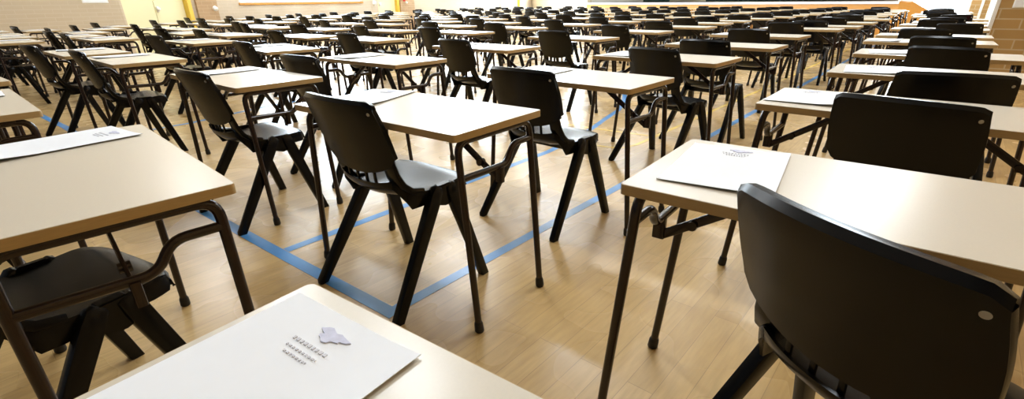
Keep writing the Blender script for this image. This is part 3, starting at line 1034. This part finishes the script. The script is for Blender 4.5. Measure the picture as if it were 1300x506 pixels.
    (6, 9, -9.485, 10.852, -2.2, -9.478, 10.697, 5.82, -0.286, -0.024, 6.294),
    (6, 10, -9.531, 12.38, -0.1, -9.57, 12.199, 2.428, -0.258, -0.025, -2.404),
    (6, 11, -9.464, 13.467, 3.0, -9.559, 13.288, 6.968, -0.293, 0.024, 6.49),
    (6, 12, -9.407, 14.748, -2.2, -9.462, 14.598, -4.213, -0.286, -0.003, -2.591),
    (6, 13, -9.343, 15.917, 2.5, -9.454, 15.793, -0.918, -0.254, -0.009, 7.012),
    (6, 14, -9.453, 17.168, 1.6, -9.504, 16.988, 2.704, -0.264, 0.016, 4.388),
    (6, 15, -9.263, 18.382, 2.9, -9.328, 18.167, 4.534, -0.299, 0.012, 0.351),
    (6, 16, -9.185, 19.293, 2.6, -9.166, 19.161, -0.623, -0.3, -0.026, -3.609),
    (6, 17, -9.157, 20.539, -1.1, -9.211, 20.386, -2.15, -0.274, 0.015, 7.718),
    (7, 0, -8.369, 0.118, -1.8, -8.386, -0.081, 4.869, -0.305, -0.028, -6.21),
    (7, 1, -8.508, 0.844, 0.9, -8.567, 0.724, -4.237, -0.24, 0.02, -6.979),
    (7, 2, -9.181, 1.577, 0.3, -9.173, 1.482, 1.898, -0.3, 0.014, -8.062),
    (7, 3, -9.742, 3.152, -2.2, -9.828, 2.937, -6.121, -0.243, 0.012, 5.486),
    (7, 4, -10.078, 4.373, -2.2, -10.07, 4.227, 0.355, -0.264, 0.001, 3.69),
    (7, 7, -10.75, 8.122, 0.9, -10.789, 7.988, 2.958, -0.298, 0.005, 6.708),
    (7, 8, -10.806, 9.463, -1.0, -10.794, 9.325, -6.325, -0.277, -0.021, 7.36),
    (7, 9, -10.936, 10.684, -2.8, -10.997, 10.517, -6.318, -0.245, -0.004, 1.705),
    (7, 10, -10.989, 12.272, -1.5, -11.051, 12.067, -6.158, -0.269, -0.024, -0.854),
    (7, 11, -11.021, 13.528, -0.6, -11.029, 13.329, -0.621, -0.256, 0.029, -6.247),
    (7, 12, -11.109, 14.825, -0.9, -11.141, 14.607, -3.908, -0.292, -0.023, 8.464),
    (7, 13, -11.047, 16.143, 0.6, -11.046, 16.014, -6.322, -0.284, -0.017, 4.647),
    (7, 14, -10.932, 17.364, 0.6, -10.993, 17.222, -6.894, -0.271, 0.017, 7.29),
    (7, 15, -11.051, 18.604, 0.0, -11.139, 18.456, 0.203, -0.296, 0.019, 2.932),
    (7, 16, -10.84, 19.572, 0.9, -10.924, 19.381, -2.093, -0.269, -0.027, -3.351),
    (7, 17, -10.826, 20.991, 1.4, -10.838, 20.779, 1.43, -0.252, 0.023, 4.164),
    (8, 1, -9.737, 0.952, 2.8, -9.807, 0.825, -0.4, -0.287, 0.02, 5.785),
    (8, 2, -10.309, 1.893, -1.2, -10.415, 1.676, -5.202, -0.283, 0.022, -5.4),
    (8, 3, -10.718, 3.031, 0.3, -10.785, 2.852, -2.047, -0.297, 0.029, 1.462),
    (8, 4, -11.226, 4.242, 2.0, -11.247, 4.08, 0.463, -0.281, -0.012, 7.774),
    (8, 5, -11.498, 5.48, 1.6, -11.534, 5.273, -0.132, -0.297, 0.011, 5.52),
    (8, 6, -11.841, 6.665, 1.5, -11.914, 6.51, -2.615, -0.265, -0.018, -1.065),
    (8, 7, -12.125, 7.955, 1.9, -12.162, 7.817, 4.939, -0.293, 0.024, -1.881),
    (8, 8, -12.227, 9.198, -1.0, -12.215, 9.038, -4.971, -0.244, -0.009, 0.234),
    (8, 9, -12.482, 10.664, -0.4, -12.535, 10.537, -6.199, -0.308, -0.011, -8.496),
    (8, 10, -12.448, 12.001, 0.3, -12.429, 11.816, -3.567, -0.256, -0.017, -4.504),
    (8, 11, -12.578, 13.371, 1.9, -12.606, 13.163, -6.233, -0.281, 0.014, -4.824),
    (8, 12, -12.586, 14.82, 1.3, -12.594, 14.689, -6.865, -0.289, -0.017, -0.027),
    (8, 13, -12.637, 16.226, -0.6, -12.655, 16.008, -6.161, -0.257, -0.008, -2.174),
    (8, 14, -12.796, 17.292, -0.7, -12.782, 17.145, -2.475, -0.273, -0.017, 4.148),
    (8, 15, -12.668, 18.757, 0.5, -12.691, 18.557, 1.118, -0.299, -0.009, -0.814),
    (8, 16, -12.673, 19.915, -2.7, -12.791, 19.795, -5.46, -0.268, 0.006, 2.12),
    (8, 17, -12.781, 21.079, 1.9, -12.815, 20.93, 1.574, -0.303, -0.01, -8.821),
    (9, 1, -10.711, 0.984, -0.2, -10.817, 0.812, -2.549, -0.261, -0.023, 5.886),
    (9, 3, -11.525, 2.386, -0.5, -11.561, 2.173, 0.316, -0.275, 0.002, 2.475),
    (9, 4, -12.203, 4.217, 2.6, -12.317, 4.052, -0.238, -0.261, 0.013, 2.466),
    (9, 5, -12.545, 5.238, -2.3, -12.581, 5.08, -1.005, -0.277, -0.029, -0.332),
    (9, 6, -13.078, 6.606, -1.7, -13.168, 6.462, 4.789, -0.24, 0.029, 1.99),
    (9, 7, -13.412, 7.937, 2.5, -13.523, 7.723, 6.917, -0.27, 0.02, -2.637),
    (9, 8, -13.583, 9.077, 2.2, -13.663, 8.93, 2.773, -0.259, -0.026, -2.496),
    (9, 9, -13.768, 10.518, -2.4, -13.749, 10.327, -0.909, -0.303, 0.024, 0.457),
    (9, 10, -13.951, 11.849, 0.8, -13.937, 11.663, -5.343, -0.278, 0.001, -7.24),
    (9, 11, -14.086, 13.431, 1.3, -14.145, 13.289, 3.978, -0.249, -0.004, -5.441),
    (9, 12, -14.383, 14.752, -1.2, -14.367, 14.625, 1.152, -0.256, -0.024, 7.599),
    (9, 13, -14.452, 16.073, 0.3, -14.456, 15.931, -2.638, -0.29, -0.011, 2.278),
    (9, 14, -14.344, 17.44, -3.0, -14.329, 17.245, 2.51, -0.284, 0.011, -5.199),
    (9, 15, -14.42, 18.599, -0.8, -14.531, 18.429, -1.656, -0.261, 0.027, -6.225),
    (9, 16, -14.558, 19.914, -0.3, -14.576, 19.757, 5.049, -0.282, 0.008, -6.895),
    (9, 17, -14.422, 21.461, -2.1, -14.471, 21.277, 3.675, -0.291, 0.017, -5.209),
    (10, 2, -12.124, 1.588, 1.8, -12.178, 1.498, 3.713, -0.267, -0.018, 3.867),
    (10, 3, -12.665, 2.874, 0.1, -12.753, 2.702, 3.398, -0.28, 0.021, -0.806),
    (10, 4, -13.23, 3.978, 0.1, -13.293, 3.828, 0.605, -0.303, -0.027, -1.356),
    (10, 5, -13.677, 5.118, -0.3, -13.704, 4.905, 5.855, -0.268, -0.022, -2.006),
    (10, 6, -14.17, 6.407, 1.5, -14.264, 6.281, 5.97, -0.261, -0.002, 8.742),
    (10, 7, -14.571, 7.711, 2.5, -14.56, 7.52, 1.997, -0.264, 0.027, 1.738),
    (10, 8, -14.916, 8.993, 1.5, -14.981, 8.781, -0.072, -0.245, -0.004, -5.766),
    (10, 9, -15.169, 10.189, 2.9, -15.226, 10.055, 6.143, -0.303, 0.021, -4.65),
    (10, 10, -15.328, 11.783, 0.6, -15.435, 11.593, 5.508, -0.286, 0.019, 8.003),
    (10, 11, -15.685, 13.257, 0.3, -15.796, 13.102, -0.641, -0.266, -0.001, 4.213),
    (10, 12, -15.765, 14.66, -0.8, -15.787, 14.479, -4.496, -0.266, -0.023, -1.942),
    (10, 13, -15.806, 15.808, 2.4, -15.808, 15.682, 3.978, -0.264, 0.0, -8.556),
    (10, 14, -16.022, 17.153, 1.7, -16.142, 16.982, -5.59, -0.298, -0.026, 4.69),
    (10, 15, -16.097, 18.658, -0.0, -16.088, 18.522, 2.444, -0.246, -0.01, 6.609),
    (10, 16, -16.232, 20.096, 0.4, -16.325, 19.883, 4.685, -0.303, -0.015, -8.603),
    (10, 17, -16.053, 21.271, 1.7, -16.079, 21.109, -6.998, -0.263, -0.011, -6.057),
    (11, 1, -12.18, 0.974, -1.5, -12.233, 0.844, -5.117, -0.248, 0.016, -7.971),
    (11, 5, -14.656, 5.119, -2.1, -14.688, 4.949, -3.322, -0.308, -0.0, -8.557),
    (11, 6, -15.104, 6.254, -2.5, -15.099, 6.109, 1.924, -0.251, 0.027, -7.443),
    (11, 7, -15.559, 7.55, -0.3, -15.564, 7.393, -0.07, -0.286, 0.019, -3.232),
    (11, 8, -15.895, 8.673, -3.0, -15.924, 8.505, -2.292, -0.293, -0.015, 7.631),
    (11, 9, -16.295, 10.221, -0.9, -16.411, 10.003, 6.975, -0.27, 0.018, 2.051),
    (11, 10, -16.498, 11.575, -1.0, -16.544, 11.455, 6.217, -0.246, -0.026, 5.959),
    (11, 11, -16.884, 12.84, -2.2, -16.924, 12.65, 0.998, -0.304, -0.007, 2.269),
    (11, 12, -17.093, 14.486, 2.6, -17.118, 14.312, 2.326, -0.283, -0.018, -8.188),
    (11, 13, -17.357, 15.839, 0.2, -17.449, 15.678, -4.244, -0.247, 0.0, -6.221),
    (11, 14, -17.341, 17.164, 1.3, -17.33, 17.036, 2.261, -0.293, -0.014, -0.683),
    (11, 15, -17.584, 18.533, -0.9, -17.682, 18.381, 2.417, -0.244, 0.018, 4.864),
    (11, 16, -17.569, 19.828, 1.6, -17.566, 19.695, 3.252, -0.308, 0.011, 1.694),
    (11, 17, -17.719, 21.501, 0.6, -17.753, 21.34, 0.044, -0.305, -0.002, -6.284),
]


PAPER_AT = {(0, 1): (-0.335, 1.172, 8), (0, 2): (-0.395, 2.262, 1), (1, 0): (-1.940, 0.205, 7), (1, 1): (-1.825, 1.215, 20),
            (0, 0): (-0.472, 0.082, 4.7), (1, 2): (-1.715, 2.255, 2)}

desk_t = tree(make_desk()); chair_t = tree(make_chair()); paper_t = tree(make_paper())
desk_far = joined(desk_t, 'exam_desk'); chair_far = joined(chair_t, 'plastic_chair')
CHAIR_AT = {(1, 0): (-1.560, 0.005, 13.0), (0, 1): (0.042, 0.947, -28.5), (1, 1): (-1.556, 1.082, 2.0), (1, 2): (-1.500, 2.010, -1.5)}
used = {'d': False, 'c': False, 'p': False}


def put(kind, name, t, far_mesh, far, x, y, z, rz, c, r, group, text, cat):
    if far:
        o = bpy.data.objects.new(name, far_mesh)
        COL.objects.link(o)
    elif not used[kind]:
        o = t[0]; used[kind] = True
    else:
        o = copy_tree(t)
    o.location = (x, y, z)
    o.rotation_euler = (0, 0, math.radians(rz))
    tag(o, SPECIAL.get((kind, c, r), text + ', ' + place_words(c, r)), cat, group)
    return o


DESKS.sort(key=lambda d: d[2] ** 2 + d[3] ** 2)
for (c, r, x, y, a, cx, cy, ca, px, py, pa) in DESKS:
    dist = math.hypot(x, y)
    cx, cy, ca = CHAIR_AT.get((c, r), (cx, cy, ca))
    far = dist > 9.5
    put('d', 'exam_desk', desk_t, desk_far, far, x, y, 0, a, c, r, 'exam desks set out in rows across the hall', 'beige exam desk', 'desk')
    if not (c, r) == (0, 0):
        put('c', 'plastic_chair', chair_t, chair_far, far, cx, cy, 0, ca, c, r, 'black plastic chairs at the exam desks', 'black plastic chair', 'chair')
    if (c, r) in PAPER_AT:
        wx, wy, wr = PAPER_AT[(c, r)]
    else:
        ca_, sa_ = math.cos(math.radians(a)), math.sin(math.radians(a))
        wx, wy, wr = x + px * ca_ - py * sa_, y + px * sa_ + py * ca_, a + pa
    put('p', 'exam_paper', paper_t, paper_t[0].data, dist > 5.5, wx, wy, TH, wr, c, r, 'exam papers on the desks', 'white exam paper', 'paper')

# ------------------------------------------------------------------ ceiling lights
for i in range(4):
    for j in range(4):
        x = -14.5 + i * 4.4 + (0.4 if j % 2 else 0); y = 3.8 + j * 5.0
        root = empty('ceiling_light', (x, y, CEIL))
        tag(root, 'long white ceiling light fitting above the desks', 'ceiling light', 'ceiling lights')
        bm = bmesh.new(); box(bm, -0.9, 0.9, -0.2, 0.2, -0.12, 0, 0.01); obj('housing', bm, M['white_paint'], root, False)
        bm = bmesh.new(); box(bm, -0.86, 0.86, -0.16, 0.16, -0.145, -0.12, 0.01); obj('diffuser', bm, M['lamp'], root, False)
        ld = bpy.data.lights.new('ceiling_lamp', 'AREA')
        ld.shape = 'RECTANGLE'; ld.size = 1.7; ld.size_y = 0.32; ld.energy = LAMP_POWER; ld.color = (0.88, 0.94, 1.0)
        lo_ = bpy.data.objects.new('ceiling_lamp', ld); COL.objects.link(lo_)
        lo_.parent = root; lo_.location = (0, 0, -0.16)
